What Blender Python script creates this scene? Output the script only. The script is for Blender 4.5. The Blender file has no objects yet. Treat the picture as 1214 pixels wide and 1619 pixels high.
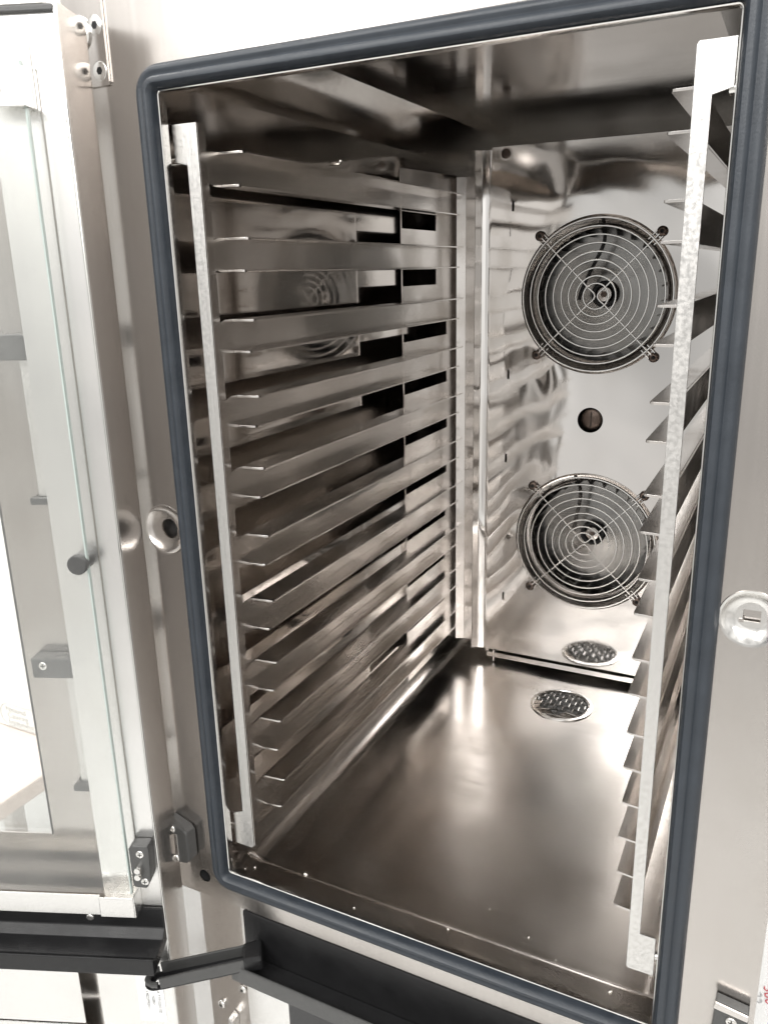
import bpy, bmesh, math, random
from mathutils import Vector, Matrix
from mathutils.geometry import delaunay_2d_cdt
random.seed(7)
sc = bpy.context.scene
col = sc.collection
PI = math.pi

# ------------------------------------------------------------------ camera
cam_d = bpy.data.cameras.new('camera'); cam = bpy.data.objects.new('camera', cam_d); col.objects.link(cam)
RX = Vector((0.8952792799, 0.4449153280, -0.0229207740))
RY = Vector((0.1064305817, -0.2635568697, -0.9587545607))
RZ = Vector((-0.4326055273, 0.8559136214, -0.2833096017))
M = Matrix.Identity(4)
for i in range(3):
    M[i][0] = RX[i]; M[i][1] = -RY[i]; M[i][2] = -RZ[i]
M.translation = Vector((0.46705, -0.55189, 0.59136))
cam.matrix_world = M
cam_d.sensor_fit = 'VERTICAL'; cam_d.sensor_height = 36; cam_d.lens = 36 * 1284.89 / 1619
cam_d.clip_start = 0.02; cam_d.clip_end = 100
sc.camera = cam

# ------------------------------------------------------------------ light
world = bpy.data.worlds.new('World'); sc.world = world; world.use_nodes = True
wn = world.node_tree; wn.nodes.clear()
wo = wn.nodes.new('ShaderNodeOutputWorld'); wb = wn.nodes.new('ShaderNodeBackground')
wt = wn.nodes.new('ShaderNodeTexCoord'); wx = wn.nodes.new('ShaderNodeSeparateXYZ')
wr = wn.nodes.new('ShaderNodeValToRGB'); wm = wn.nodes.new('ShaderNodeMapRange')
wn.links.new(wt.outputs['Generated'], wx.inputs[0]); wn.links.new(wx.outputs['Z'], wm.inputs['Value'])
wm.inputs['From Min'].default_value = -1; wm.inputs['From Max'].default_value = 1
wn.links.new(wm.outputs[0], wr.inputs[0])
e = wr.color_ramp.elements
e[0].position = 0.0; e[0].color = (.52, .50, .475, 1)          # room floor
e[1].position = 1.0; e[1].color = (.86, .85, .83, 1)          # room ceiling
a = e.new(.36); a.color = (.60, .58, .555, 1)
a = e.new(.47); a.color = (.74, .73, .71, 1)                 # room walls
a = e.new(.62); a.color = (.80, .79, .77, 1)
# noise added to the unseen room's brightness so the steel reflections vary
wz = wn.nodes.new('ShaderNodeTexNoise'); wz.inputs['Scale'].default_value = 2.6; wz.inputs['Detail'].default_value = 2.5
wn.links.new(wt.outputs['Generated'], wz.inputs['Vector'])
wk = wn.nodes.new('ShaderNodeMapRange'); wk.inputs['From Min'].default_value = .33; wk.inputs['From Max'].default_value = .66
wk.inputs['To Min'].default_value = .60; wk.inputs['To Max'].default_value = 1.45
wn.links.new(wz.outputs['Fac'], wk.inputs['Value'])
wv = wn.nodes.new('ShaderNodeVectorMath'); wv.operation = 'SCALE'
wn.links.new(wr.outputs[0], wv.inputs[0]); wn.links.new(wk.outputs[0], wv.inputs['Scale'])
wn.links.new(wv.outputs[0], wb.inputs['Color']); wb.inputs['Strength'].default_value = 0.95
wn.links.new(wb.outputs[0], wo.inputs[0])

def area(name, loc, target, sx, sy, power, color=(1, .985, .965)):
    l = bpy.data.lights.new(name, 'AREA'); l.shape = 'RECTANGLE'; l.size = sx; l.size_y = sy
    l.energy = power; l.color = color
    o = bpy.data.objects.new(name, l); col.objects.link(o)
    o.location = loc
    o.rotation_euler = (Vector(target) - Vector(loc)).to_track_quat('-Z', 'Y').to_euler()
    return o
# ceiling light fittings of the room behind and above the photographer
area('ceiling_or_fill_lamp', (0.55, -1.9, 1.75), (0.2, 0, .35), 1.6, .7, 32)
area('ceiling_or_fill_lamp', (1.5, -1.3, 1.75), (0.2, 0, .35), .7, 1.6, 22)
area('ceiling_or_fill_lamp', (-.75, -1.5, 1.8), (-.1, 0, .35), .7, 1.6, 24)

area('ceiling_or_fill_lamp', (-.9, .15, 1.8), (-.9, .8, 0), 1.2, .35, 26)  # added fill, no fitting in view: whitens the wall behind the oven
area('ceiling_or_fill_lamp', (1.0, .2, 1.8), (.8, 1.0, 0), .8, .35, 16)  # likewise an added, unseen fill for the wall on the right

vs = sc.view_settings
vs.view_transform = 'Standard'; vs.look = 'None'; vs.exposure = 0.35; vs.gamma = 1; vs.use_curve_mapping = False
sc.cycles.max_bounces = 14; sc.cycles.glossy_bounces = 10; sc.cycles.transmission_bounces = 8
sc.cycles.sample_clamp_indirect = 6; sc.cycles.use_denoising = True; sc.cycles.denoising_input_passes = 'RGB'
sc.cycles.caustics_reflective = True

# ------------------------------------------------------------------ materials
def nmat(name):
    m = bpy.data.materials.new(name); m.use_nodes = True
    return m, m.node_tree, m.node_tree.nodes['Principled BSDF']
def plain(name, c, rough=.5, metal=0., var=.12, vscale=30, bump=0., bscale=300, spec=.5, vstretch=(1, 1, 1)):
    m, nt, b = nmat(name)
    b.inputs['Metallic'].default_value = metal; b.inputs['Specular IOR Level'].default_value = spec
    tc = nt.nodes.new('ShaderNodeTexCoord'); mp = nt.nodes.new('ShaderNodeMapping'); mp.inputs['Scale'].default_value = vstretch
    nt.links.new(tc.outputs['Object'], mp.inputs['Vector'])
    n = nt.nodes.new('ShaderNodeTexNoise'); n.inputs['Scale'].default_value = vscale; n.inputs['Detail'].default_value = 6
    nt.links.new(mp.outputs[0], n.inputs['Vector'])
    mr = nt.nodes.new('ShaderNodeMapRange'); mr.inputs['To Min'].default_value = 1 - var; mr.inputs['To Max'].default_value = 1 + var
    nt.links.new(n.outputs['Fac'], mr.inputs['Value'])
    mx = nt.nodes.new('ShaderNodeVectorMath'); mx.operation = 'SCALE'; mx.inputs[0].default_value = c
    nt.links.new(mr.outputs[0], mx.inputs['Scale']); nt.links.new(mx.outputs[0], b.inputs['Base Color'])
    r2 = nt.nodes.new('ShaderNodeMapRange'); r2.inputs['To Min'].default_value = max(.02, rough * (1 - 1.5 * var)); r2.inputs['To Max'].default_value = rough * (1 + 1.5 * var)
    nt.links.new(n.outputs['Fac'], r2.inputs['Value']); nt.links.new(r2.outputs[0], b.inputs['Roughness'])
    if bump:
        n2 = nt.nodes.new('ShaderNodeTexNoise'); n2.inputs['Scale'].default_value = bscale; n2.inputs['Detail'].default_value = 4
        nt.links.new(mp.outputs[0], n2.inputs['Vector'])
        bp = nt.nodes.new('ShaderNodeBump'); bp.inputs['Strength'].default_value = bump; bp.inputs['Distance'].default_value = .001
        nt.links.new(n2.outputs['Fac'], bp.inputs['Height']); nt.links.new(bp.outputs[0], b.inputs['Normal'])
    return m
def steel(name, c=(.60, .565, .52), r0=.10, r1=.22, brush=(1, 1, 1), bscale=120, bump=.06, wave=0., wscale=6, smudge=.0, stain=None, sscale=9, bamp=.04):
    """stainless steel: stretched noise for the brushing, large noise for smears, low waves for sheet distortion"""
    m, nt, b = nmat(name); L = nt.links.new
    b.inputs['Metallic'].default_value = 1
    tc = nt.nodes.new('ShaderNodeTexCoord'); mp = nt.nodes.new('ShaderNodeMapping'); mp.inputs['Scale'].default_value = brush
    L(tc.outputs['Object'], mp.inputs['Vector'])
    nb = nt.nodes.new('ShaderNodeTexNoise'); nb.inputs['Scale'].default_value = bscale; nb.inputs['Detail'].default_value = 5; nb.inputs['Roughness'].default_value = .65
    L(mp.outputs[0], nb.inputs['Vector'])
    ns = nt.nodes.new('ShaderNodeTexNoise'); ns.inputs['Scale'].default_value = sscale; ns.inputs['Detail'].default_value = 2.5; ns.inputs['Roughness'].default_value = .5
    L(tc.outputs['Object'], ns.inputs['Vector'])
    mr = nt.nodes.new('ShaderNodeMapRange'); mr.inputs['From Min'].default_value = .35; mr.inputs['From Max'].default_value = .68
    mr.inputs['To Min'].default_value = r0; mr.inputs['To Max'].default_value = r1; mr.interpolation_type = 'SMOOTHSTEP'
    L(ns.outputs['Fac'], mr.inputs['Value'])
    ad = nt.nodes.new('ShaderNodeMath'); ad.operation = 'MULTIPLY_ADD'; ad.inputs[1].default_value = bamp; 
    L(nb.outputs['Fac'], ad.inputs[0]); L(mr.outputs[0], ad.inputs[2])
    sb = nt.nodes.new('ShaderNodeMath'); sb.operation = 'SUBTRACT'; sb.inputs[1].default_value = bamp / 2; sb.use_clamp = True
    L(ad.outputs[0], sb.inputs[0]); L(sb.outputs[0], b.inputs['Roughness'])
    mx = nt.nodes.new('ShaderNodeMix'); mx.data_type = 'RGBA'
    d = stain or (c[0] * .82, c[1] * .79, c[2] * .74)
    mx.inputs[6].default_value = (*c, 1); mx.inputs[7].default_value = (*d, 1)
    m2 = nt.nodes.new('ShaderNodeMapRange'); m2.inputs['From Min'].default_value = .40; m2.inputs['From Max'].default_value = .80
    m2.inputs['To Max'].default_value = .25 + smudge; m2.interpolation_type = 'SMOOTHSTEP'
    L(ns.outputs['Fac'], m2.inputs['Value']); L(m2.outputs[0], mx.inputs[0]); L(mx.outputs[2], b.inputs['Base Color'])
    nrm = None
    if wave:
        nw = nt.nodes.new('ShaderNodeTexNoise'); nw.inputs['Scale'].default_value = wscale; nw.inputs['Detail'].default_value = 1.5; nw.inputs['Distortion'].default_value = .4
        L(tc.outputs['Object'], nw.inputs['Vector'])
        bw = nt.nodes.new('ShaderNodeBump'); bw.inputs['Strength'].default_value = 1; bw.inputs['Distance'].default_value = wave
        L(nw.outputs['Fac'], bw.inputs['Height']); nrm = bw
    if bump:
        bp = nt.nodes.new('ShaderNodeBump'); bp.inputs['Strength'].default_value = bump; bp.inputs['Distance'].default_value = .0006
        L(nb.outputs['Fac'], bp.inputs['Height'])
        if nrm: L(nrm.outputs[0], bp.inputs['Normal'])
        nrm = bp
    if nrm: L(nrm.outputs[0], b.inputs['Normal'])
    return m
ST_FRONT = steel('brushed_front_steel', (.50, .472, .448), .19, .26, (1, 1, .02), 200, 0, .00025, 3, 0, None, 9, .14)
ST_DOOR = steel('brushed_door_steel', (.76, .752, .738), .24, .32, (1, 1, .02), 260, 0, .0002, 3)
ST_WALL = steel('polished_wall_steel', (.585, .556, .532), .045, .10, (1, .03, 1), 220, 0, .0005, 4, .15)
ST_BACK = steel('shaded_back_steel', (.22, .21, .195), .25, .40, (1, .03, 1), 220, 0, 0, 4, .3)  # wall steel darkened: shade of the unlit fan compartment put into the colour
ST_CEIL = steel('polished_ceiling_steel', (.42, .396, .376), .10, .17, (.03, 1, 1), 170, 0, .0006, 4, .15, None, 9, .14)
ST_FLOOR = steel('worn_floor_steel', (.575, .546, .522), .20, .33, (.025, 1, 1), 170, 0, .0005, 4, .2, None, 9, .22)
ST_FAN = steel('polished_baffle_steel', (.77, .752, .735), .045, .10, (1, 1, .03), 220, 0, .0055, 4.5, .1)
ST_RACK = steel('rack_steel', (.615, .587, .563), .16, .28, (1, .04, 1), 240, 0, .0003, 8, .3, None, 14)
ST_POST = steel('scratched_post_steel', (.66, .648, .63), .28, .46, (1, 1, .10), 330, .25, 0, 6, .35, (.47, .455, .435), 300, .2)
ST_WIRE = steel('guard_wire_steel', (.88, .87, .85), .18, .26, (1, 1, 1), 200, 0)
ST_DISC = steel('fan_wheel_steel', (.33, .325, .315), .20, .32, (1, 1, 1), 120, 0, .0006, 8, .2)
ST_SCREW = steel('screw_steel', (.74, .725, .70), .18, .30, (1, 1, 1), 200, 0)
ST_RIM = steel('rim_steel', (.70, .69, .67), .14, .24, (1, 1, 1), 200, 0)
RUBBER = plain('gasket_rubber', (.019, .024, .031), .45, 0, .25, 60, .12, 500, .5)
BLACKP = plain('black_plastic', (.008, .008, .0085), .42, 0, .25, 40, .12, 700, .35)
GREYP = plain('dark_grey_plastic', (.050, .050, .049), .42, 0, .2, 60, .12, 600, .5)
DARKM = plain('dark_blade_metal', (.10, .095, .09), .4, 1, .2, 40)
BURNT = plain('burnt_bolt_metal', (.13, .10, .085), .45, 1, .4, 400, .3, 900)
HOLE = plain('dark_hole', (.006, .006, .006), .8, 0, .1)
GLOSSBLK = plain('gloss_black_panel', (.010, .010, .011), .08, 0, .1, 20)
WHITEW = plain('white_wall_paint', (.82, .82, .81), .7, 0, .02, 6, .05, 200)
PAPER = plain('white_paper', (.85, .85, .84), .75, 0, .02, 20)
CARTON = plain('pale_cardboard', (.62, .53, .48), .8, 0, .06, 20, .1, 300)
REDINK = plain('red_ink', (.55, .12, .14), .7, 0, .2, 200)
GREYINK = plain('grey_ink', (.45, .45, .45), .7, 0, .2, 200)
DARKINK = plain('dark_ink', (.09, .09, .09), .7, 0, .2, 200)
CRUMB = plain('crumb', (.75, .72, .66), .8, 0, .1, 200)
GREEN_EDGE = plain('green_glass_edge', (.33, .38, .36), .15, 0, .12, 50)
def glass(name, tint):
    m, nt, b = nmat(name)
    nt.nodes.remove(b)
    out = nt.nodes['Material Output']
    g = nt.nodes.new('ShaderNodeBsdfGlossy'); g.inputs['Roughness'].default_value = .02; g.inputs['Color'].default_value = (1, 1, 1, 1)
    t = nt.nodes.new('ShaderNodeBsdfTransparent'); t.inputs['Color'].default_value = tint
    n = nt.nodes.new('ShaderNodeTexNoise'); n.inputs['Scale'].default_value = 5; n.inputs['Detail'].default_value = 2
    d = nt.nodes.new('ShaderNodeBsdfDiffuse'); d.inputs['Color'].default_value = (.8, .8, .78, 1)
    lw_ = nt.nodes.new('ShaderNodeLayerWeight'); lw_.inputs['Blend'].default_value = .5
    pw = nt.nodes.new('ShaderNodeMath'); pw.operation = 'POWER'; pw.inputs[1].default_value = 5; nt.links.new(lw_.outputs['Facing'], pw.inputs[0])
    fr = nt.nodes.new('ShaderNodeMath'); fr.operation = 'MULTIPLY_ADD'; fr.inputs[1].default_value = .9; fr.inputs[2].default_value = .045; nt.links.new(pw.outputs[0], fr.inputs[0])
    mx = nt.nodes.new('ShaderNodeMixShader'); nt.links.new(fr.outputs[0], mx.inputs[0]); nt.links.new(t.outputs[0], mx.inputs[1]); nt.links.new(g.outputs[0], mx.inputs[2])
    mr = nt.nodes.new('ShaderNodeMapRange'); mr.inputs['From Min'].default_value = .4; mr.inputs['From Max'].default_value = .75; mr.inputs['To Min'].default_value = .015; mr.inputs['To Max'].default_value = .05
    nt.links.new(n.outputs['Fac'], mr.inputs['Value'])
    m2 = nt.nodes.new('ShaderNodeMixShader'); nt.links.new(mr.outputs[0], m2.inputs[0]); nt.links.new(mx.outputs[0], m2.inputs[1]); nt.links.new(d.outputs[0], m2.inputs[2])
    nt.links.new(m2.outputs[0], out.inputs['Surface'])
    return m
GLASS = glass('door_glass', (.985, .99, .985, 1))

# ------------------------------------------------------------------ mesh helpers
def box(bm, x0, x1, y0, y1, z0, z1):
    v = [bm.verts.new((x, y, z)) for x in (x0, x1) for y in (y0, y1) for z in (z0, z1)]
    for f in ((0, 1, 3, 2), (4, 6, 7, 5), (0, 4, 5, 1), (2, 3, 7, 6), (0, 2, 6, 4), (1, 5, 7, 3)):
        bm.faces.new([v[i] for i in f])
def tube(bm, pts, r, seg=8, closed=False, cap=True):
    pts = [Vector(p) for p in pts]; n = len(pts); rings = []
    up = None
    for i, p in enumerate(pts):
        if closed: t = (pts[(i + 1) % n] - pts[i - 1]).normalized()
        else: t = (pts[min(i + 1, n - 1)] - pts[max(i - 1, 0)]).normalized()
        if up is None:
            up = Vector((0, 1, 0)) if abs(t.y) < .9 else Vector((1, 0, 0))
        a = t.cross(up).normalized(); b = a.cross(t).normalized(); up = b
        rr = r[i] if isinstance(r, (list, tuple)) else r
        rings.append([bm.verts.new(p + rr * (math.cos(2 * PI * k / seg) * a + math.sin(2 * PI * k / seg) * b)) for k in range(seg)])
    for i in range(n if closed else n - 1):
        A, B = rings[i], rings[(i + 1) % n]
        for k in range(seg): bm.faces.new((A[k], A[(k + 1) % seg], B[(k + 1) % seg], B[k]))
    if not closed and cap:
        bm.faces.new(rings[0][::-1]); bm.faces.new(rings[-1])
def lathe(bm, prof, c, axis='y', seg=32, flip=1):
    """prof: (radius, height) pairs; height runs along -y (towards the viewer) for axis y, +z for axis z"""
    rings = []
    for r, h in prof:
        if r < 1e-6:
            p = (c[0], c[1] - h, c[2]) if axis == 'y' else (c[0], c[1], c[2] + h)
            rings.append([bm.verts.new(p)])
        else:
            ring = []
            for k in range(seg):
                A = 2 * PI * k / seg
                if axis == 'y': ring.append(bm.verts.new((c[0] + r * math.cos(A), c[1] - h, c[2] + r * math.sin(A))))
                else: ring.append(bm.verts.new((c[0] + r * math.cos(A), c[1] + r * math.sin(A), c[2] + h)))
            rings.append(ring)
    for A, B in zip(rings, rings[1:]):
        if len(A) == 1 and len(B) == 1: continue
        for k in range(seg):
            k2 = (k + 1) % seg
            if len(A) == 1: bm.faces.new((A[0], B[k], B[k2]))
            elif len(B) == 1: bm.faces.new((A[k], A[k2], B[0]))
            else: bm.faces.new((A[k], A[k2], B[k2], B[k]))
def circ(cx, cz, r, n=48, rz=None): return [(cx + r * math.cos(2 * PI * k / n), cz + (rz or r) * math.sin(2 * PI * k / n)) for k in range(n)]
def rect(x0, x1, z0, z1): return [(x0, z0), (x1, z0), (x1, z1), (x0, z1)]
def rrect(x0, x1, z0, z1, r, n=5):
    out = []
    for cx, cz, a0 in ((x1 - r, z0 + r, -PI / 2), (x1 - r, z1 - r, 0), (x0 + r, z1 - r, PI / 2), (x0 + r, z0 + r, PI)):
        for k in range(n + 1):
            A = a0 + PI / 2 * k / n; out.append((cx + r * math.cos(A), cz + r * math.sin(A)))
    return out
def plate(bm, outer, holes, to3, t0, t1):
    """a sheet with real holes: outline and holes in 2-D, to3(u, v, t) places them, thickness from t0 to t1"""
    vs, es = [], []
    loops = [outer] + holes
    for lp in loops:
        s = len(vs); vs += [Vector(p) for p in lp]; n = len(lp)
        es += [(s + i, s + (i + 1) % n) for i in range(n)]
    V, Ed, F, *_ = delaunay_2d_cdt(vs, es, [], 1, 1e-8)
    def inside(x, y, lp):
        c = False; j = len(lp) - 1
        for i in range(len(lp)):
            (xi, yi), (xj, yj) = lp[i], lp[j]
            if (yi > y) != (yj > y) and x < (xj - xi) * (y - yi) / (yj - yi) + xi: c = not c
            j = i
        return c
    def keep(f):
        x = sum(V[i].x for i in f) / len(f); y = sum(V[i].y for i in f) / len(f)
        return inside(x, y, outer) and not any(inside(x, y, h) for h in holes)
    F = [f for f in F if keep(f)]
    front = [bm.verts.new(to3(p.x, p.y, t0)) for p in V]; back = [bm.verts.new(to3(p.x, p.y, t1)) for p in V]
    cnt = {}
    for f in F:
        bm.faces.new([front[i] for i in f]); bm.faces.new([back[i] for i in reversed(f)])
        for i in range(len(f)):
            k = (f[i], f[(i + 1) % len(f)]); cnt[k] = 1
    for (a, b) in list(cnt):
        if (b, a) not in cnt: bm.faces.new((front[b], front[a], back[a], back[b]))
XZ = lambda u, v, t: (u, t, v)
YZ = lambda u, v, t: (t, u, v)
XY = lambda u, v, t: (u, v, t)
def new(): return bmesh.new()
ROOT = {}
def obj(name, bm, mat, parent=None, bevel=0., smooth=False, xf=None, label=None, cat=None, group=None, kind=None, mats=None):
    bmesh.ops.recalc_face_normals(bm, faces=bm.faces)
    if xf is not None: bmesh.ops.transform(bm, matrix=xf, verts=bm.verts)
    me = bpy.data.meshes.new(name); bm.to_mesh(me); bm.free()
    me.materials.append(mat)
    for m in (mats or []): me.materials.append(m)
    return link(name, me, parent, bevel, smooth, label, cat, group, kind)
def link(name, me, parent=None, bevel=0., smooth=False, label=None, cat=None, group=None, kind=None, mat4=None):
    o = bpy.data.objects.new(name, me); col.objects.link(o)
    if parent is not None:
        o.parent = parent
        if parent.name in ROOT: o.matrix_parent_inverse = Matrix.Translation(-ROOT[parent.name])
        elif parent.type == 'MESH' and parent.get('_m'): pass
    if mat4 is not None: o.matrix_basis = mat4
    if smooth:
        for p in me.polygons: p.use_smooth = True
        md = o.modifiers.new('es', 'EDGE_SPLIT'); md.split_angle = math.radians(38)
    if bevel:
        md = o.modifiers.new('bevel', 'BEVEL'); md.width = bevel; md.segments = 2; md.limit_method = 'ANGLE'; md.angle_limit = math.radians(40)
        md.harden_normals = False
    if label: o['label'] = label
    if cat: o['category'] = cat
    if group: o['group'] = group
    if kind: o['kind'] = kind
    return o
def thing(name, loc, label, cat, group=None):
    o = bpy.data.objects.new(name, None); col.objects.link(o); o.location = loc; o.empty_display_size = .05
    o['label'] = label; o['category'] = cat
    if group: o['group'] = group
    ROOT[o.name] = Vector(loc)
    return o
def screw_mesh(name, r, h, head='cross', mat=ST_SCREW):
    """head points to -y"""
    bm = new()
    lathe(bm, [(r, 0), (r, h * .55), (r * .86, h * .85), (r * .5, h * .97), (0, h)], (0, 0, 0), 'y', 20)
    for f in bm.faces: f.material_index = 0
    n0 = len(bm.faces)
    if head == 'cross':
        box(bm, -r * .55, r * .55, -h * 1.03, -h * .6, -r * .11, r * .11); box(bm, -r * .11, r * .11, -h * 1.04, -h * .6, -r * .55, r * .55)
    elif head == 'hex':
        lathe(bm, [(0, h * 1.02), (r * .42, h * 1.02), (r * .42, h * .6)], (0, 0, 0), 'y', 6)
    elif head == 'slot':
        box(bm, -r * .75, r * .75, -h * 1.03, -h * .6, -r * .1, r * .1)
    bm.faces.ensure_lookup_table()
    for f in bm.faces[n0:]: f.material_index = 1
    bmesh.ops.recalc_face_normals(bm, faces=bm.faces)
    me = bpy.data.meshes.new(name); bm.to_mesh(me); bm.free(); me.materials.append(mat); me.materials.append(HOLE)
    for p in me.polygons: p.use_smooth = p.material_index == 0
    return me
def put(name, me, loc, parent, rot=None):
    m = Matrix.Translation(loc)
    if rot is not None: m = m @ rot
    return link(name, me, parent, mat4=m)

# ================================================================== THE OVEN
W, H = .421, .731                      # door opening
XL, XR = -.006, .427                   # chamber walls
YB = .665                              # chamber back wall
ZF, ZC = -.015, .780
oven = thing('combi_oven', (.205, .33, -.90), 'stainless steel combi oven standing with its glass door swung open', 'oven')

# front panel with the opening and two pressed dishes cut out
DISH_L = (-.0388, .366, .0235); DISH_R = (.4590, .3645, .0195)
bm = new()
plate(bm, rrect(-.088, .4925, -.043, .99, .006), [rrect(-.002, W + .002, -.002, H + .002, .006), circ(DISH_L[0], DISH_L[1], DISH_L[2], 40), circ(DISH_R[0], DISH_R[1], DISH_R[2], 40), circ(-.0345, -.0185, .0072, 20)], XZ, 0, .0015)
front = obj('front_panel', bm, ST_FRONT, oven)
bm = new(); r = DISH_L[2]
lathe(bm, [(r + .0012, -.0004), (r + .0006, .0008), (r - .001, .0006), (r - .0025, -.0012), (r - .006, -.0035), (.0125, -.0045), (.0095, -.0050), (.0088, -.007), (.0085, -.02)], (DISH_L[0], 0, DISH_L[1]), 'y', 40)
obj('pressed_dish', bm, ST_FRONT, front, smooth=True)
bm = new(); lathe(bm, [(0, -.016), (.0086, -.016), (.0086, -.02)], (DISH_L[0], 0, DISH_L[1]), 'y', 24); obj('dish_hole', bm, HOLE, front)
bm = new(); r = DISH_R[2]
lathe(bm, [(r + .0012, -.0004), (r + .0006, .0009), (r - .001, .0006), (r - .003, -.002), (r - .0055, -.0042), (.0105, -.0058), (.0092, -.0062)], (DISH_R[0], 0, DISH_R[1]), 'y', 40)
ds = obj('latch_dish', bm, ST_RIM, front, smooth=True)
bm = new(); plate(bm, circ(DISH_R[0], DISH_R[1], .0096, 32), [rect(DISH_R[0] - .0052, DISH_R[0] + .0058, DISH_R[1] - .0045, DISH_R[1] + .0040)], XZ, .0060, .0075); obj('latch_plate', bm, ST_RIM, front)
bm = new(); box(bm, DISH_R[0] - .010, DISH_R[0] + .010, .0095, .0110, DISH_R[1] - .008, DISH_R[1] + .008); box(bm, DISH_R[0] - .0075, DISH_R[0] - .0045, .0052, .0062, DISH_R[1] - .0055, DISH_R[1] - .003); obj('latch_tongue', bm, ST_FRONT, front)
bm = new(); lathe(bm, [(0, -.014), (.0076, -.014), (.0074, 0)], (-.0345, 0, -.0185), 'y', 20); obj('drilled_hole', bm, HOLE, front)
# right return edge of the front and the cabinet side
bm = new(); box(bm, .4905, .4922, .0016, .72, -.0425, .9895); obj('right_side_panel', bm, ST_FRONT, oven)
bm = new(); box(bm, -.0875, -.0858, .0016, .72, -.0425, .9895); obj('left_side_panel', bm, ST_FRONT, oven)

# rubber door gasket: loops of a profile round the opening
def loops(bm, prof, closed_prof=False, n=7):
    rings = []
    for o, h in prof:
        pts = rrect(-o, W + o, -o, H + o, max(.0035 + o, .0006), n)
        rings.append([bm.verts.new((x, -h, z)) for x, z in pts])
    R = list(zip(rings, rings[1:])) + ([(rings[-1], rings[0])] if closed_prof else [])
    for A, B in R:
        m = len(A)
        for k in range(m): bm.faces.new((A[k], A[(k + 1) % m], B[(k + 1) % m], B[k]))
bm = new()
loops(bm, [(.0006, .0005), (.0006, .006), (.0016, .0095), (.0036, .0118), (.0058, .0122), (.0078, .0112), (.0090, .0092), (.0097, .0086), (.0106, .0087), (.0120, .0095), (.0138, .0096), (.0158, .0084), (.0174, .0060), (.0184, .0030), (.0187, .0004)])
gasket = obj('door_gasket', bm, RUBBER, oven, smooth=True)
bm = new()
loops(bm, [(.0006, -.004), (.0004, .0020), (-.0003, .0025), (-.0010, .0020), (-.0013, .0006), (-.0012, -.006), (.0030, -.0062), (.0062, -.0066)])
obj('opening_rim', bm, ST_RIM, oven, smooth=True)

# chamber shell
bm = new(); plate(bm, rect(.004, YB, -.012, ZC - .039), [], YZ, XL, XL - .002); lw = obj('chamber_left_wall', bm, ST_WALL, oven)
bm = new(); tube(bm, [(XL - .001, .285, .706), (XL + .006, .285, .706), (XL + .008, .285, .709)], .0022, 8); obj('wall_hook', bm, ST_SCREW, lw, smooth=True)
bm = new(); plate(bm, rect(.004, YB, -.012, ZC - .039), [], YZ, XR, XR + .002); rw = obj('chamber_right_wall', bm, ST_WALL, oven)
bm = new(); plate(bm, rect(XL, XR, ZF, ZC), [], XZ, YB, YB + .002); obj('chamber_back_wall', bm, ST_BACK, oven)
def sstep(a, b, x):
    t = min(1, max(0, (x - a) / (b - a))); return t * t * (3 - 2 * t)
def field(name, xs, ys, fz, mat, thick):
    bm = new()
    G = [[bm.verts.new((x, y, fz(x, y))) for y in ys] for x in xs]
    for i in range(len(xs) - 1):
        for j in range(len(ys) - 1): bm.faces.new((G[i][j], G[i + 1][j], G[i + 1][j + 1], G[i][j + 1]))
    return obj(name, bm, mat, oven, smooth=True)
xs = [XL + .030 * (k / 14) for k in range(15)] + [XL + .0355, XL + .041]; xs += [xs[-1] + (XR - .041 - xs[-1]) * k / 24 for k in range(1, 24)]; xs += [XR - .041, XR - .0355] + [XR - .030 + .030 * k / 14 for k in range(15)]
ys = [.004 + .05 * k / 20 for k in range(21)] + [.054 + (YB - .054) * k / 40 for k in range(1, 41)]
def cove(d, r): return r - math.sqrt(max(0, r * r - (r - d) ** 2)) if d < r else 0
DR = (.217, .499)
def floor_z(x, y):
    d = min(x - XL, XR - x)
    z = ZF + cove(max(d, 0), .026)
    led = -.0035
    t = sstep(.030, .040, y)
    z2 = led + cove(max(d, 0), .008) * .6
    z = z2 + (z - z2) * t
    z -= .0035 * math.exp(-(((x - DR[0]) / .12) ** 2 + ((y - DR[1]) / .12) ** 2)) * t
    return z
floor = field('chamber_floor', xs, ys, floor_z, ST_FLOOR, 0)
def ceil_z(x, y):
    d = min(x - XL, XR - x); c = .041
    z = ZC - (c - d if d < c else 0)
    t = sstep(.004, .030, y)
    return (H + .006) + (z - H - .006) * t if z > H + .006 else z
ceiling = field('chamber_ceiling', xs, ys, ceil_z, ST_CEIL, 0)

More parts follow.
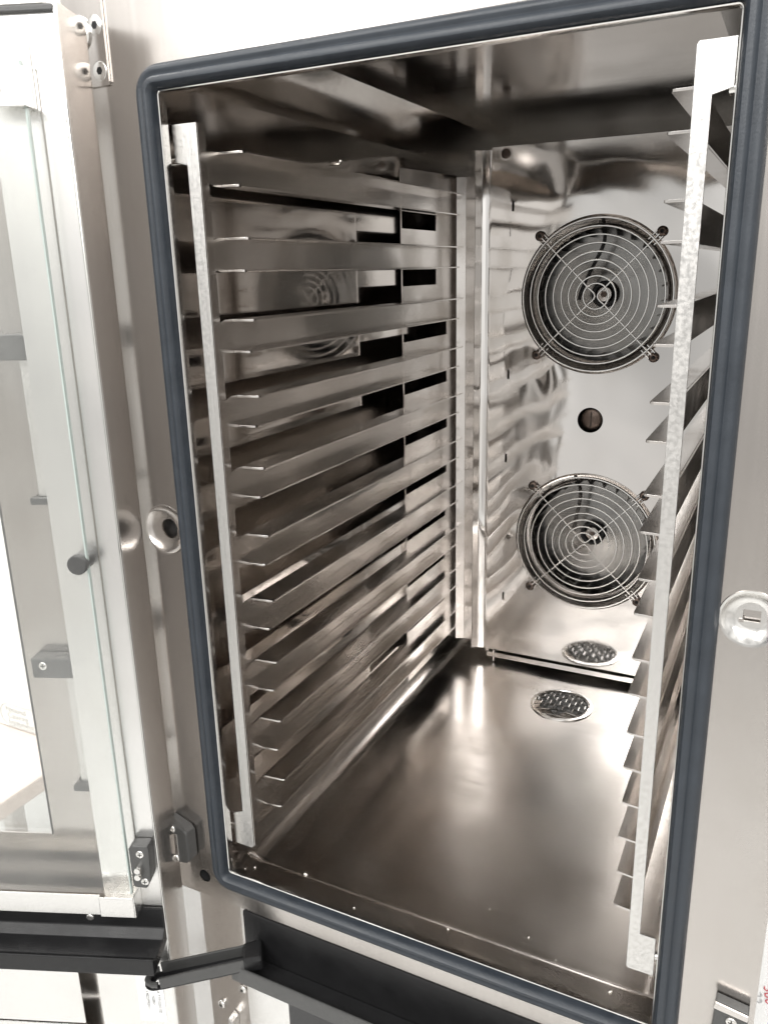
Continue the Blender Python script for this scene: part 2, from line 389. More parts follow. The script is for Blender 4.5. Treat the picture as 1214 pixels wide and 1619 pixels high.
# floor drain strainer
bm = new()
dz = floor_z(*DR)
lathe(bm, [(.0445, .0005), (.044, .0022), (.0405, .0026), (.0395, .0012)], (DR[0], DR[1], dz), 'z', 48)
drain = obj('drain_strainer', bm, ST_WIRE, oven, smooth=True)
bm = new(); lathe(bm, [(0, .0006), (.0400, .0006)], (DR[0], DR[1], dz), 'z', 40); obj('drain_hole', bm, plain('drain_dark', (.02, .019, .018), .4), drain)
def dome(x, y):
    r2 = ((x - DR[0]) ** 2 + (y - DR[1]) ** 2) / .04 ** 2
    return dz + .0015 + .0075 * max(0, 1 - r2)
pz = .0088
bars = 0
rowh = .0098
for k in range(-4, 5):
    y = DR[1] + (k - .5) * rowh
    hw2 = .0398 ** 2 - (y - DR[1]) ** 2
    if hw2 <= 0: continue
    hw = math.sqrt(hw2)
    bm = new(); tube(bm, [(DR[0] - hw + 2 * hw * i / 8, y, dome(DR[0] - hw + 2 * hw * i / 8, y)) for i in range(9)], .0012, 6)
    obj('strainer_bar', bm, ST_WIRE, drain, smooth=True)
    if k < 4:
        off = .0 if k % 2 else .5
        for i in range(-4, 5):
            x = DR[0] + (i + off) * .0135
            if (x - DR[0]) ** 2 + (y + rowh / 2 - DR[1]) ** 2 > .037 ** 2: continue
            bm = new(); tube(bm, [(x, y, dome(x, y)), (x, y + rowh / 2, dome(x, y + rowh / 2)), (x, y + rowh, dome(x, y + rowh))], .0011, 5)
            obj('strainer_bar', bm, ST_WIRE, drain, smooth=True)
# wide blank rim of the strainer where the mesh is closed
bm = new()
for k in range(48):
    A0, A1 = 2 * PI * k / 48, 2 * PI * (k + 1) / 48
    def P(r, A): x, y = DR[0] + r * math.cos(A), DR[1] + r * math.sin(A); return bm.verts.new((x, y, dome(x, y) + .0002))
    def inner(A): return .031 + .003 * math.sin(7 * A) if -2.9 < (A if A < PI else A - 2 * PI) < -.6 else .0375
    bm.faces.new((P(.0402, A0), P(.0402, A1), P(inner(A1), A1), P(inner(A0), A0)))
bmesh.ops.remove_doubles(bm, verts=bm.verts, dist=1e-6)
obj('strainer_skirt', bm, ST_RACK, drain, smooth=True)

# ------------------------------------------------------------------ fan baffle panel
YP = .590
F1 = (.2185, .5535); F2 = (.2190, .2030); FR = .1010
slots = [(.0990, .6735), (.0970, .4445), (.0958, .3205), (.0958, .0988)]
bm = new()
holes = [circ(*F1, FR, 64), circ(*F2, FR, 64), circ(.2178, .3845, .0178, 32)]
for x, z in slots: holes.append(rect(x - .0017, x + .0017, z - .0065, z + .0065))
plate(bm, rect(.068, .369, .000, .750), holes, XZ, YP, YP + .0015)
baffle = obj('fan_baffle_panel', bm, ST_FAN, oven)
def swept_flange(sg, xb):
    bm = new(); pts = []
    for k in range(17):
        A = math.radians(30) * k / 16; R = .030
        pts.append((xb - sg * R * math.sin(A), YP - R * (1 - math.cos(A))))
    lx, ly = pts[-1]; A = math.radians(30)
    pts.append((lx - sg * .0080 * math.cos(A), ly - .0080 * math.sin(A)))
    rows = []
    for x, y in pts: rows.append([bm.verts.new((x, y, z)) for z in (.004, .747)])
    for a, b in zip(rows, rows[1:]): bm.faces.new((a[0], b[0], b[1], a[1]))
    obj('baffle_flange', bm, ST_FAN, baffle, smooth=True)
swept_flange(1, .0685); swept_flange(-1, .3685)
bm = new(); box(bm, .072, .366, YP - .0055, YP - .0005, -.0065, -.0045); box(bm, .072, .366, YP - .0062, YP - .0050, -.0065, .0012); obj('bottom_lip', bm, ST_FAN, baffle, bevel=.0004)
big = screw_mesh('panel_screw', .0062, .004, 'slot', BURNT)
for x, z, a in ((.0880, .7405, .8), (.3490, .7405, .3)):
    bm = new(); lathe(bm, [(.0085, 0), (.0085, .0008), (.0062, .0010)], (x, YP, z), 'y', 24); obj('washer', bm, ST_RACK, baffle)
    put('screw', big, (x, YP - .0009, z), baffle, Matrix.Rotation(a, 4, 'Y'))
bm = new(); tube(bm, [(.083, YP - .004, -.0135), (.083, YP - .004, .004)], .0022, 10); obj('support_pin', bm, ST_SCREW, baffle, smooth=True)
# centre bolt seen through the middle hole
bm = new(); lathe(bm, [(.0176, -.002), (.0176, -.020)], (.2178, YP, .3845), 'y', 32); obj('bolt_well', bm, DARKM, baffle, smooth=True)
bm = new(); lathe(bm, [(.0150, -.02), (.0150, -.008), (.012, -.006), (.004, -.005), (0, -.005)], (.2178, YP, .3845), 'y', 24); obj('centre_bolt', bm, BURNT, baffle, smooth=True)
bm = new(); box(bm, .2172, .2184, YP + .0046, YP + .006, .374, .395); o = obj('bolt_slot', bm, HOLE, baffle)

# fans: inlet ring, wheel, hub, pipe, guard
clipscrew = screw_mesh('guard_screw', .0068, .0050, 'hex', BURNT)
def fan(c, pair):
    cx, cz = c
    bm = new(); lathe(bm, [(FR + .0035, .0006), (FR + .0015, .0018), (FR - .0008, .0012), (FR - .0025, -.004), (FR - .006, -.014), (FR - .010, -.020), (FR - .0125, -.022)], (cx, YP, cz), 'y', 72)
    obj('fan_inlet_ring', bm, ST_RACK, oven, smooth=True)
    bm = new(); lathe(bm, [(.0945, -.0585), (.0935, -.0615), (.05, -.0625), (.03, -.0600), (.022, -.0585), (0, -.0585)], (cx, YP, cz), 'y', 64)
    wheel = obj('fan_wheel', bm, ST_DISC, oven, smooth=True)
    bm = new(); plate(bm, [(.080, -.0006), (.098, -.0006), (.098, .0006), (.080, .0006)], [], lambda u, v, t: (u, t, v + (u - .08) * .5), YP + .026, YP + .060)
    bmesh.ops.recalc_face_normals(bm, faces=bm.faces)
    bme = bpy.data.meshes.new('blade'); bm.to_mesh(bme); bm.free(); bme.materials.append(DARKM)
    for k in range(26):
        put('blade', bme, (cx, 0, cz), wheel, Matrix.Rotation(2 * PI * k / 26 + .1, 4, 'Y'))
    hx, hz = cx + .001, cz + .001
    bm = new(); lathe(bm, [(.0185, -.058), (.0185, -.046), (.0170, -.044), (.0130, -.044), (.0120, -.050)], (hx, YP, hz), 'y', 32); obj('hub_ring', bm, BLACKP, wheel, smooth=True)
    bm = new(); lathe(bm, [(.0120, -.056), (.0118, -.046), (.0095, -.043), (.0040, -.042), (0, -.042)], (hx, YP, hz), 'y', 28); obj('hub_cap', bm, ST_RACK, wheel, smooth=True)
    bm = new(); lathe(bm, [(.0045, -.043), (.0045, -.038), (0, -.038)], (hx, YP, hz), 'y', 6); obj('hub_bolt', bm, BURNT, wheel)
    # steam pipe reaching in from the top rim
    P = [(.004, -.004, .1005), (.0035, .010, .090), (.003, .022, .072), (-.002, .026, .060), (-.018, .030, .030), (-.030, .034, .004), (-.032, .036, -.006)]
    if not pair: P = [(-.018, -.004, .098), (-.016, .010, .090), (-.014, .022, .072), (-.0165, .027, .050), (-.022, .031, .026), (-.025, .035, .006)]
    Q = []
    for i in range(len(P) - 1):
        for t in (0, .33, .66): Q.append(Vector(P[i]).lerp(Vector(P[i + 1]), t))
    Q.append(Vector(P[-1]))
    for _ in range(2): Q = [Q[0]] + [(Q[i - 1] + 2 * Q[i] + Q[i + 1]) / 4 for i in range(1, len(Q) - 1)] + [Q[-1]]
    bm = new(); tube(bm, [(cx + q.x, YP + q.y, cz + q.z) for q in Q], .0024, 10); obj('steam_pipe', bm, BLACKP if pair else DARKM, oven, smooth=True)
    # wire guard
    rr = [.0168, .0265, .0366, .0467, .0574, .0685, .0790, .0895, .0998]
    gy = YP - .0065
    bm = new()
    N = 72; r = rr[-1]
    tube(bm, [(cx + r * math.cos(2 * PI * k / N), gy, cz + r * math.sin(2 * PI * k / N)) for k in range(N)], .0013, 6, True)
    guard = obj('fan_guard', bm, ST_WIRE, oven, smooth=True)
    for r in rr[:-1]:
        n = 32 if r < .03 else 64
        bm = new(); tube(bm, [(cx + r * math.cos(2 * PI * k / n), gy, cz + r * math.sin(2 * PI * k / n)) for k in range(n)], .00118, 6, True)
        obj('guard_ring', bm, ST_WIRE, guard, smooth=True)
    sy = gy + .0021
    angs = [math.radians(a) for a in (45, 135, 225, 315)]
    for a, b in (((0, 3), (1, 2)) if pair else ((0, 1), (2, 3))):
        A, B = angs[a], angs[b]
        mid = (A + B) / 2 if abs(A - B) < PI else (A + B) / 2 + PI
        mc = Vector((math.cos(mid), math.sin(mid))) * .0150
        pts = []
        def line(T, rev):
            dv = Vector((math.cos(T), math.sin(T)))
            L = [dv * (.108 - (.108 - .0145) * i / 6) for i in range(7)]
            return L[::-1] if rev else L
        # in along one spoke, round the open arc by the centre, out along the other
        e0 = line(A, False); e1 = line(B, True)
        p0, p1 = e0[-1], e1[0]
        arc = []
        for i in range(1, 10):
            t = i / 10; q = p0.lerp(p1, t); bulge = math.sin(PI * t) * .0085
            arc.append(q - Vector((math.cos(mid), math.sin(mid))) * bulge)
        for q in e0 + arc + e1: pts.append((cx + q.x, sy, cz + q.y))
        bm = new(); tube(bm, pts, .00115, 6); obj('guard_spoke', bm, ST_WIRE, guard, smooth=True)
    for A in angs:
        dv = Vector((math.cos(A), math.sin(A))); nv = Vector((-dv.y, dv.x)); pts = []
        for s, r in ((1, .0945), (1, .101), (1, .108)): pts.append(dv * r + nv * .0052 * s)
        for k in range(1, 8):
            t = PI * k / 8; pts.append(dv * (.1125 + .0052 * math.sin(t)) + nv * .0052 * math.cos(t))
        for r in (.108, .101, .0945): pts.append(dv * r - nv * .0052)
        bm = new(); tube(bm, [(cx + q.x, YP - .0035, cz + q.y) for q in pts], .0010, 6); obj('guard_clip', bm, ST_WIRE, guard, smooth=True)
        put('screw', clipscrew, (cx + dv.x * .1125, YP - .0008, cz + dv.y * .1125), guard, Matrix.Rotation(random.random() * 3, 4, 'Y'))
fan(F1, True); fan(F2, False)

# ------------------------------------------------------------------ hinge hardware on the front
cs = screw_mesh('countersunk_screw', .0074, .0007, 'hex'); ps = screw_mesh('cross_screw', .0042, .0022, 'cross')
bm = new(); plate(bm, rrect(-.090, -.0475, .7400, .815, .003), [], XZ, -.0025, -.0002); hp = obj('upper_hinge_plate', bm, ST_FRONT, oven, bevel=.0005)
for x, z in ((-.0560, .7835), (-.0558, .7510)): put('screw', cs, (x, -.0024, z), hp)
bm = new(); lathe(bm, [(.0135, 0), (.0135, .002), (.011, .003), (0, .003)], (-.0745, -.0024, .7795), 'y', 32); obj('pivot_boss', bm, ST_RIM, hp, smooth=True)
# lower catch block
bm = new(); plate(bm, [(-.0685, .0008), (-.0450, .0040), (-.0405, .0080), (-.0405, .0400), (-.0440, .0440), (-.0655, .0515), (-.0685, .0490)], [], XZ, -.0145, -.0002); cb = obj('catch_block', bm, GREYP, oven, bevel=.0016)
bm = new(); plate(bm, rect(-.0665, -.0535, .0130, .0370), [], XZ, -.0152, -.0140); obj('catch_recess', bm, ST_RACK, cb, bevel=.0004)
for x, z in ((-.0590, .0430), (-.0575, .0075)): put('screw', ps, (x, -.0144, z), cb)
# bracket low on the right stile
bm = new(); plate(bm, [(.4625, -.01), (.4865, -.01), (.4885, .0520), (.4650, .0555)], [], XZ, -.0095, -.0002); rb = obj('stop_bracket', bm, GREYP, oven, bevel=.0012)
bm = new(); plate(bm, [(.4636, .0490), (.4878, .0460), (.4882, .0512), (.4646, .0550)], [], XZ, -.0112, -.0096); obj('bracket_edge', bm, ST_RACK, rb, bevel=.0005)
put('screw', ps, (.4770, -.0094, .0405), rb)

# ------------------------------------------------------------------ drip gutter under the opening
bm = new()
box(bm, .0130, .4850, -.0020, .0015, -.1010, -.0440)
box(bm, .0160, .4850, -.0310, -.0020, -.1010, -.0985)
gut = obj('drip_gutter', bm, BLACKP, oven, bevel=.0008)
bm = new(); box(bm, .0180, .4850, -.0345, -.0310, -.1012, -.0830); obj('gutter_lip', bm, GREYP, gut, bevel=.0012)
# spout arm reaching out to the door
a0 = Vector((.036, -.016, -.0800)); a1 = Vector((-.0480, -.0760, -.0885))
ax = (a1 - a0).normalized(); ay = Vector((0, 0, 1)).cross(ax).normalized(); az = ax.cross(ay)
AM = Matrix((( ax.x, ay.x, az.x, a0.x), (ax.y, ay.y, az.y, a0.y), (ax.z, ay.z, az.z, a0.z), (0, 0, 0, 1)))
Ln = (a1 - a0).length
def arm_xy(w, e):   # outline with round end
    return [(0, -w), (Ln - .004, -w)] + [(Ln - .004 + w * math.sin(t) * 1.15, -w * math.cos(t)) for t in [PI * k / 10 for k in range(1, 10)]] + [(Ln - .004, w), (0, w)]
bm = new(); plate(bm, arm_xy(.0110, 0), [circ(Ln - .006, .001, .0042, 16)], XY, -.0065, -.0045); arm = obj('spout_arm', bm, BLACKP, oven, bevel=.0006, xf=AM)
bm = new()
for sgn in (1, -1):
    o_ = [(-.002, sgn * .0110), (Ln - .008, sgn * .0110), (Ln - .008, sgn * .0084), (-.002, sgn * .0084)]
    plate(bm, o_ if sgn < 0 else o_[::-1], [], XY, -.0068, .0072)
obj('arm_wall', bm, GREYP, arm, bevel=.0006, xf=AM)
bm = new(); tube(bm, [(Ln - .006 + .011 * math.sin(t), -.0098 * math.cos(t), -.0005) for t in [PI * k / 12 for k in range(13)]], [.0030, .0032, .0028, .0034, .003, .0026, .0034, .0028, .0031, .0026, .003, .0028, .003], 8); obj('broken_end', bm, GREYP, arm, smooth=True, xf=AM)
bm = new(); tube(bm, [(.0, 0, -.001), (Ln * .55, 0, -.002), (Ln - .012, 0, -.003)], .0022, 8); obj('arm_rib', bm, BLACKP, arm, smooth=True, xf=AM)
bm = new(); plate(bm, [(-.008, -.014), (.012, -.012), (.012, .012), (-.008, .014)], [], XY, -.0072, .0090); obj('arm_root', bm, BLACKP, arm, bevel=.003, xf=AM)

# lower cabinet below the gutter
bm = new(); plate(bm, [(-.0520, -.90), (.0030, -.90), (.0030, -.0440), (-.0520, -.0440)], [], XZ, .0090, .0110); lowc = obj('lower_left_stile', bm, ST_FRONT, oven, bevel=.0006)
bm = new(); plate(bm, rect(.0030, .0600, -.90, -.0440), [], XZ, .0065, .0110); obj('lower_front_panel', bm, ST_DOOR, oven, bevel=.0006)
bm = new(); plate(bm, rrect(.0608, .485, -.90, -.1300, .006), [], XZ, .0010, .0110); gp = obj('black_control_panel', bm, GLOSSBLK, oven, bevel=.0010)
bm = new(); tube(bm, [(.064, -.0002, -.1345), (.105, -.0002, -.1345), (.122, -.0002, -.138), (.132, -.0002, -.150), (.137, -.0002, -.175), (.139, -.0002, -.22)], .0007, 6); obj('panel_outline', bm, GREYP, gp, smooth=True)
for x, z in ((-.0035, -.1630), (-.0355, -.1990)): put('bolt', screw_mesh('bolt', .0050, .004, 'hex'), (x, .0088, z), lowc)
bm = new(); plate(bm, [(-.028, -.27), (-.020, -.27), (-.0130, -.205), (-.0190, -.200), (-.0240, -.222)], [], XZ, -.004, .0088); obj('catch_hook', bm, ST_POST, lowc, bevel=.001)

# ------------------------------------------------------------------ the open glass door
th = math.radians(158)
d3 = Vector((math.cos(th), -math.sin(th), 0)); n3 = Vector((math.sin(th), math.cos(th), 0))
A0 = Vector((-.04167, -.05436, 0))
# local: x = s along the door, y = -w (away from the inner face), z up
DM = Matrix(((d3.x, -n3.x, 0, A0.x), (d3.y, -n3.y, 0, A0.y), (0, 0, 1, 0), (0, 0, 0, 1)))
def D(bm_fn): bm = new(); bm_fn(bm); return bm
bm = new()
plate(bm, rrect(0, .64, -.90, .7870, .004), [rect(.0610, .579, -.0230, .7300), rect(.0820, .560, -.33, -.0905)], XZ, 0, .0015)
door = obj('glass_door', bm, ST_DOOR, oven, xf=DM, label='open oven door seen from its inner side')
bm = new(); box(bm, 0, .0015, .0016, .050, -.90, .786); obj('door_edge', bm, ST_FRONT, door, xf=DM)
bm = new(); tube(bm, [(.0012, -.0008, -.33), (.0012, -.0008, .777), (.003, -.0008, .7835), (.010, -.0008, .7850), (.62, -.0008, .7850)], .0011, 8); obj('folded_lip', bm, ST_RIM, door, smooth=True, xf=DM)
bm = new(); box(bm, .0016, .63, -.004, -.0002, .7790, .7835); obj('top_seal', bm, GREYP, door, bevel=.001, xf=DM)
bm = new(); plate(bm, rect(.0600, .1258, -.0400, .7600), [], XZ, .0350, .0365); plate(bm, rect(.1258, .60, -.040, .0385), [], XZ, .0350, .0365); plate(bm, rect(.1258, .60, .730, .760), [], XZ, .035, .0365); obj('outer_frame', bm, ST_FRONT, door, xf=DM)
bm = new(); tube(bm, [(.1258, .0352, .0385), (.1258, .0352, .73)], .0012, 6); obj('frame_seal', bm, GREYP, door, xf=DM)
bm = new(); plate(bm, rect(.1262, .60, .0388, .7298), [], XZ, .0385, .0425); obj('outer_pane', bm, GLASS, door, xf=DM)
bm = new(); plate(bm, rect(.0272, .60, .0100, .7450), [], XZ, -.0140, -.0100); obj('inner_pane', bm, GLASS, door, xf=DM)
bm = new(); box(bm, .0258, .0270, -.0141, -.0099, .0100, .7450); obj('pane_edge', bm, GREEN_EDGE, door, xf=DM)
bm = new(); tube(bm, [(.0215, -.0003, .055), (.0215, -.0003, .742)], .0007, 6); obj('stile_line', bm, ST_RACK, door, xf=DM)  # thin darker line along the stile beside the pane edge
# retaining rail and corner clip of the inner pane
bm = new(); plate(bm, [(-.0135, -.0135), (-.0135, .0075), (-.0150, .0075), (-.0150, -.0150), (-.003, -.0150), (-.003, -.0135)], [], lambda u, v, t: (t, u, v), .0590, .60); obj('pane_rail', bm, ST_DOOR, door, xf=DM)
bm = new(); box(bm, .0240, .0588, -.0180, -.0160, -.0150, .0075); box(bm, .0225, .0240, -.0180, -.0004, -.0150, .0095); box(bm, .0240, .0588, -.0160, -.0004, -.0150, -.0135); clip = obj('pane_clip', bm, ST_DOOR, door, bevel=.0007, xf=DM)
bm = new(); plate(bm, rrect(.0290, .0605, -.0420, -.0150, .002), [], XZ, -.0020, -.0003); obj('clip_tongue', bm, ST_POST, door, bevel=.0004, xf=DM)
def dput(name, me, s, w, z): 
    return put(name, me, (0, 0, 0), door, DM @ Matrix.Translation((s, -w, z)))
dput('screw', screw_mesh('clip_screw', .0052, .0012, 'slot'), .0500, .0020, -.0318)
# top clip
bm = new(); box(bm, .0255, .060, -.0180, -.0160, .7140, .7400); box(bm, .0240, .0255, -.018, -.0004, .7140, .7410); obj('pane_clip', bm, ST_DOOR, door, bevel=.0007, xf=DM)
bm = new(); plate(bm, rect(.0240, .0380, .7410, .7660), [], XZ, -.0020, -.0003); obj('clip_tongue', bm, ST_POST, door, bevel=.0004, xf=DM)
dput('screw', screw_mesh('big_cross', .0055, .0014, 'cross'), .0470, .0180, .7270)
# rubber stop
bm = new(); lathe(bm, [(.0080, 0), (.0080, .012), (.0088, .0125), (.0088, .0180), (.0080, .0190), (0, .0190)], (.0335, 0, .3555), 'y', 28); obj('rubber_stop', bm, GREYP, door, smooth=True, xf=DM)
# catch with two pins
bm = new(); plate(bm, [(.0052, .0270), (.0100, .0165), (.0240, .0180), (.0245, .0610), (.0210, .0660), (.0045, .0660), (.0040, .0600)], [], XZ, -.0130, -.0003); obj('door_catch', bm, GREYP, door, bevel=.0018, xf=DM)
cr = screw_mesh('catch_screw', .0041, .0012, 'cross', ST_RIM)
dput('screw', cr, .0130, .0130, .0565); dput('screw', cr, .0112, .0130, .0248)
for s, z in ((.0150, .0420), (.0155, .0345)):
    bm = new(); lathe(bm, [(.0034, 0), (.0034, .006), (.0030, .007), (0, .007)], (s, -.0130, z), 'y', 18); obj('catch_pin', bm, ST_RIM, door, smooth=True, xf=DM)
# hinge brackets of the pane, behind the stile edge
for z0, z1 in ((.5265, .5485), (.2275, .2480)):
    bm = new(); box(bm, .0640, .1100, .0180, .0345, z0, z1); obj('pane_bracket', bm, GREYP, door, bevel=.0012, xf=DM)
    dput('screw', cr, .0985, -.0180, z1 - .0075)
for z0, z1 in ((.4040, .5260), (.1050, .2270)):
    bm = new(); box(bm, .0620, .0840, .0300, .0340, z0, z1); obj('spring_strip', bm, ST_POST, door, bevel=.0006, xf=DM)
    bm = new(); box(bm, .0620, .0900, .0240, .0340, z0 - .0065, z0); obj('strip_foot', bm, GREYP, door, bevel=.0008, xf=DM)
# door drip gutter
gx = lambda u, v, t: (t, u, v)
bm = new(); plate(bm, [(-.0005, -.0160), (-.0035, -.0160), (-.0045, -.0380), (-.0120, -.0460), (-.0340, -.0475), (-.0390, -.0430), (-.0410, -.0430), (-.0410, -.0620), (-.0385, -.0620), (-.0005, -.0560)][::-1], [], gx, .0010, .60); dg = obj('door_gutter', bm, BLACKP, door, bevel=.0010, xf=DM)
dput('rivet', screw_mesh('rivet', .0042, .0020, 'none'), .0775, .0036, -.0290)
bm = new(); box(bm, .100, .108, -.012, -.0005, -.075, -.0600); obj('gutter_tab', bm, GREYP, door, bevel=.001, xf=DM)
# lower skin behind the skirt opening
bm = new(); plate(bm, rect(.0990, .60, -.1660, -.05), [], XZ, -.006, -.0045); plate(bm, rect(.0990, .60, -.90, -.1685), [], XZ, -.006, -.0045); obj('lower_skin', bm, ST_DOOR, door, bevel=.0004, xf=DM)
bm = new(); plate(bm, rect(.0700, .60, -.33, -.05), [], XZ, .012, .0135); obj('inner_skin', bm, ST_RACK, door, xf=DM)
# paper sticker with print
bm = new(); plate(bm, rrect(.0125, .0400, -.1640, -.0990, .001), [], XZ, -.0006, -.0002); stk = obj('paper_sticker', bm, PAPER, door, xf=DM, label='white paper sticker with small print')
def text(name, body, size, mat, parent, m4, spacing=1.0, label=None):
    cu = bpy.data.curves.new(name, 'FONT'); cu.body = body; cu.size = size; cu.extrude = .00005; cu.space_character = spacing; cu.align_x = 'LEFT'
    t = bpy.data.objects.new(name, cu); col.objects.link(t)
    dg_ = bpy.context.evaluated_depsgraph_get(); me = bpy.data.meshes.new_from_object(t.evaluated_get(dg_)); bpy.data.objects.remove(t)
    me.materials.clear(); me.materials.append(mat)
    me.transform(m4)
    return link(name, me, parent, label=label)
# text plane helper: local text x -> direction u, text y -> direction v
def frame(o, u, v):
    u = Vector(u).normalized(); v = Vector(v).normalized(); w = u.cross(v)
    return Matrix(((u.x, v.x, w.x, o[0]), (u.y, v.y, w.y, o[1]), (u.z, v.z, w.z, o[2]), (0, 0, 0, 1)))
# the print runs downward on the sticker; seen from the inner face text up points to -s
for s0, z0, bd in ((.0195, -.1240, 'A TTP-0203105'), (.0255, -.1300, 'H2802'), (.0315, -.1245, 'L4022P92H11')):
    text('sticker_print', bd, .0046, DARKINK, stk, DM @ frame((s0, -.0008, z0), (0, 0, -1), (-1, 0, 0)))

# ================================================================== TRAY RACKS
ULz = [.6887, .6219, .5549, .4891, .4239, .3593, .2945, .2300, .1657, .0984]
LLz = [.6617, .5941, .5261, .4602, .3943, .3284, .2627, .1967, .1300, .0634]
URz = [.6980, .6323, .5657, .4998, .4329, .3678, .3021, .2373, .1728, .1054]
LRz = [.6714, .6050, .5378, .4704, .4027, .3375, .2699, .2037, .1380, .0700]
def rack(label, xp, sg, outl, uz, lz, tu, tl, zb, zt):
    t = thing('tray_rack', (xp, .29, zb), label, 'rack', 'tray racks hung in the oven chamber')
    bm = new(); plate(bm, outl, [], XZ, .0100, .0118); obj('front_post', bm, ST_POST, t, bevel=.0004)
    bm = new(); plate(bm, rect(.0118, .0215, zb, zt), [], YZ, xp, xp - sg * .0015); obj('post_web', bm, ST_RACK, t, bevel=.0003)
    for k in range(10):
        ye = .497 if k < 2 else .530
        bm = new()
        zu, zl = uz[k], lz[k]
        plate(bm, [(.0215, zl + .002), (.028, zl), (.3863, zl), (.3863, zu), (.028, zu), (.0215, zu - .002)], [], YZ, xp, xp - sg * .0015)
        rail = obj('tray_rail', bm, ST_RACK, t)
        for z0, tip in ((zu, tu), (zl, tl)):
            s = -1 if z0 == zu else 1
            bm = new()
            # lip with a rounded front corner and a slightly turned edge
            x0, x1 = xp + sg * .0002, tip
            o_ = [(x0, .037), (x1 - sg * .003, .0385), (x1 - sg * .0008, .0395), (x1, .0420), (x1, .5350), (x0, .5350)]
            plate(bm, o_, [], XY, z0, z0 + s * .0018)
            obj('rail_lip', bm, ST_RACK, rail, bevel=.0003)
    # rear web with its shoulders, folded rear flange
    bm = new(); wy = .386
    out = [(wy, zb + .004), (.566, zb + .006), (.566, zt + .008), (wy, zt + .002)]
    hs = []
    for k in range(10):
        ye = .495 if k < 2 else .531 - .003 * max(0, k - 4)
        lo = lz[k] - (.0205 if k < 9 else .0)
        if k < 9: hs.append([(wy + .001, lo), (ye, lo), (ye, lz[k] - .0006), (wy + .001, lz[k] - .0006)])
    plate(bm, out, hs, YZ, xp + sg * .0003, xp - sg * .0012); obj('rear_web', bm, ST_RACK, t)
    bm = new()
    zz = (zb - .006, zt + .006)
    pts = [(xp, .5662), (xp + sg * .0115, .5715), (xp + sg * .0125, .5720), (xp + sg * .0255, .5720)]
    rows = [[bm.verts.new((x, y, z)) for z in zz] for x, y in pts]
    for a, b in zip(rows, rows[1:]): bm.faces.new((a[0], b[0], b[1], a[1]))
    o = obj('rear_flange', bm, ST_RACK, t); s = o.modifiers.new('s', 'SOLIDIFY'); s.thickness = .0014
    for z in (zt - .026, zb + .016):
        xo = xp - sg * .024
        bm = new(); tube(bm, [(xo + sg * .004, .0145, z), (xo - sg * .006, .0145, z)], .0035, 12); obj('hanging_pin', bm, ST_SCREW, t, smooth=True)
    return t
outL = [(.0255, .7078), (.0014, .7078), (.0018, .6798), (.0138, .6768), (.0143, .0700), (.0040, .0655), (.0026, .0645), (.0024, .0290), (.0225, .0290), (.0250, .0320)]
outR = [(.3955, .0400), (.3975, .0385), (.4172, .0385), (.4168, .0755), (.4045, .0755), (.4064, .6872), (.4184, .6902), (.4184, .7172), (.3970, .7172), (.3957, .7150)]
rack('steel tray rack with ten rails hung on the left chamber wall', .0255, 1, outL, ULz, LLz, .0480, .0422, .0300, .7070)
rack('steel tray rack with ten rails on the latch side, overlapping the fans', .3955, -1, outR, URz, LRz, .3786, .3776, .0395, .7160)

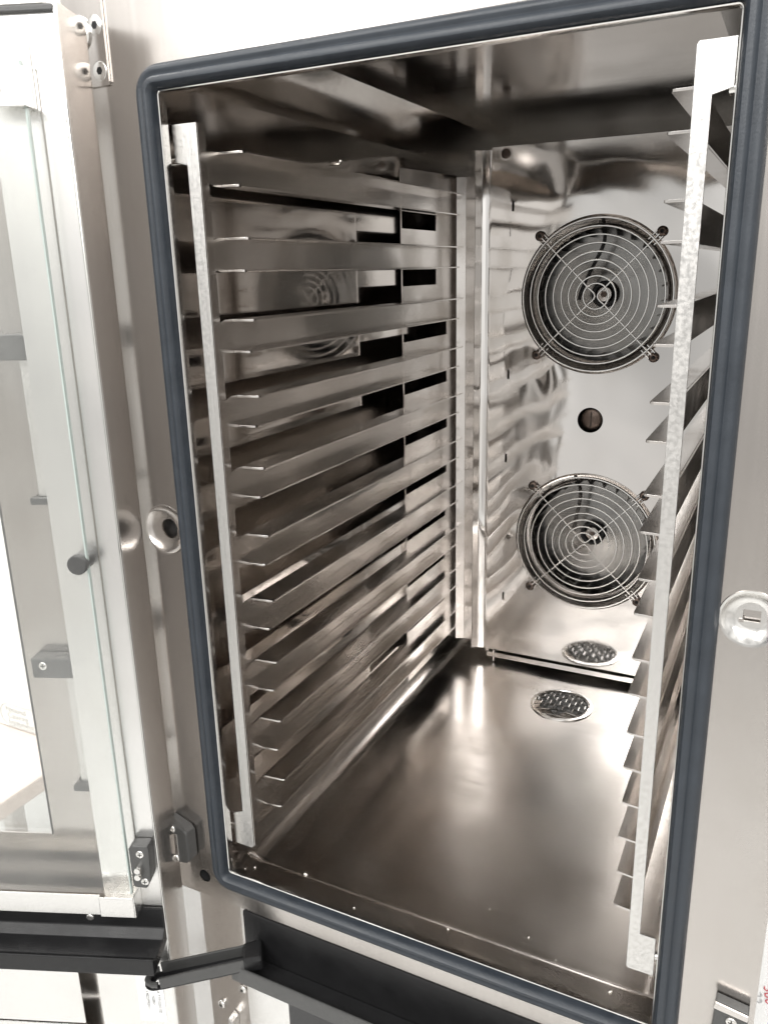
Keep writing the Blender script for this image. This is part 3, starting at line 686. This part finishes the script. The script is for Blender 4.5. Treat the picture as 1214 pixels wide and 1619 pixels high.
# ================================================================== SMALL THINGS AND BACKGROUND
for x, y, s, lb in ((.0720, .0320, .0028, 'largest pale crumb on the oven floor, near the foot of the left rack'),
        (.1390, .012, .0013, 'tiny crumb on the front floor ledge between the left rack foot and the middle'),
        (.255, .078, .0013, 'tiny pale crumb furthest back on the open oven floor'),
        (.300, .060, .0015, 'pale crumb on the oven floor, second furthest back'),
        (.330, .045, .0013, 'tiny crumb on the oven floor just behind the front ledge, nearest the right rack foot'),
        (.3830, .020, .0019, 'pale crumb on the front ledge right beside the right rack foot'),
        (.018, .018, .0012, 'tiny crumb in the front left floor corner, the right one of two'),
        (.010, .012, .0012, 'tiny crumb in the front left floor corner, the left one of two'),
        (.232, .026, .0013, 'tiny crumb in the middle of the front floor ledge')):
    bm = new(); bmesh.ops.create_icosphere(bm, subdivisions=1, radius=s)
    for v in bm.verts: v.co *= random.uniform(.6, 1.15)
    bmesh.ops.transform(bm, matrix=Matrix.Translation((x, y, floor_z(x, y) + s * .5)) @ Matrix.Rotation(random.random() * 3, 4, 'Z') @ Matrix.Diagonal((1.2, .6, .6, 1)), verts=bm.verts)
    obj('crumb', bm, CRUMB, None, label=lb, cat='crumb', group='crumbs on the oven floor')

# white wall behind the door, a leaning white board with a printed roundel, a pale carton
bm = new(); box(bm, -2.6, 2.6, 1.30, 1.34, -.90, 2.0); obj('back_wall', bm, WHITEW, None, kind='structure')
bm = new(); box(bm, -2.6, 2.6, -3.0, 1.30, -.95, -.904); obj('floor', bm, plain('pale_floor', (.62, .62, .61), .35, 0, .08, 4), None, kind='structure')
TZ = -.178
tb = thing('side_table', (-.95, .15, -.90), 'pale wooden table top standing behind the open glass door', 'table')
bm = new(); plate(bm, rect(-1.30, -.552, -.05, .70), [], XY, TZ, TZ - .030); obj('table_top', bm, CARTON, tb, bevel=.003)
for x, y in ((-1.25, 0), (-.60, 0), (-1.25, .64), (-.60, .64)):
    bm = new(); box(bm, x - .02, x + .02, y - .02, y + .02, -.90, TZ - .0302); obj('leg', bm, ST_RACK, tb, bevel=.003)
wbx = thing('white_box', (-.88, .45, TZ), 'large white box with grey printed roundel standing on the pale table', 'box')
bm = new(); box(bm, -1.20, -.57, .298, .60, TZ + .0005, .62); obj('carton_body', bm, PAPER, wbx, bevel=.004)
bm = new(); tube(bm, [(x, .2972, z) for x, z in rrect(-.7420, -.600, -.1720, -.1290, .021, 8)], .0009, 5, True); obj('printed_roundel', bm, GREYINK, wbx)
for x, z, bd in ((-.7280, -.1440, 'National'), (-.7250, -.1565, 'Catering'), (-.7250, -.1690, 'Equipment')):
    text('printed_word', bd, .0150, GREYINK, wbx, frame((x, .2970, z), (1, 0, 0), (0, 0, 1)))
# notice with red handwriting at the right
nt_ = thing('paper_notice', (.60, .30, -.45), 'white paper notice with red handwriting beside the oven', 'notice')
bm = new(); box(bm, .497, .80, .300, .304, -.45, .20); obj('sheet', bm, PAPER, nt_)
text('red_handwriting', '380', .0170, REDINK, nt_, frame((.5110, .2990, -.2060), (.18, 0, -1), (1, 0, .18)))
text('grey_handwriting', '22', .0170, GREYINK, nt_, frame((.4990, .2990, -.2180), (.12, 0, -1), (1, 0, .12)))
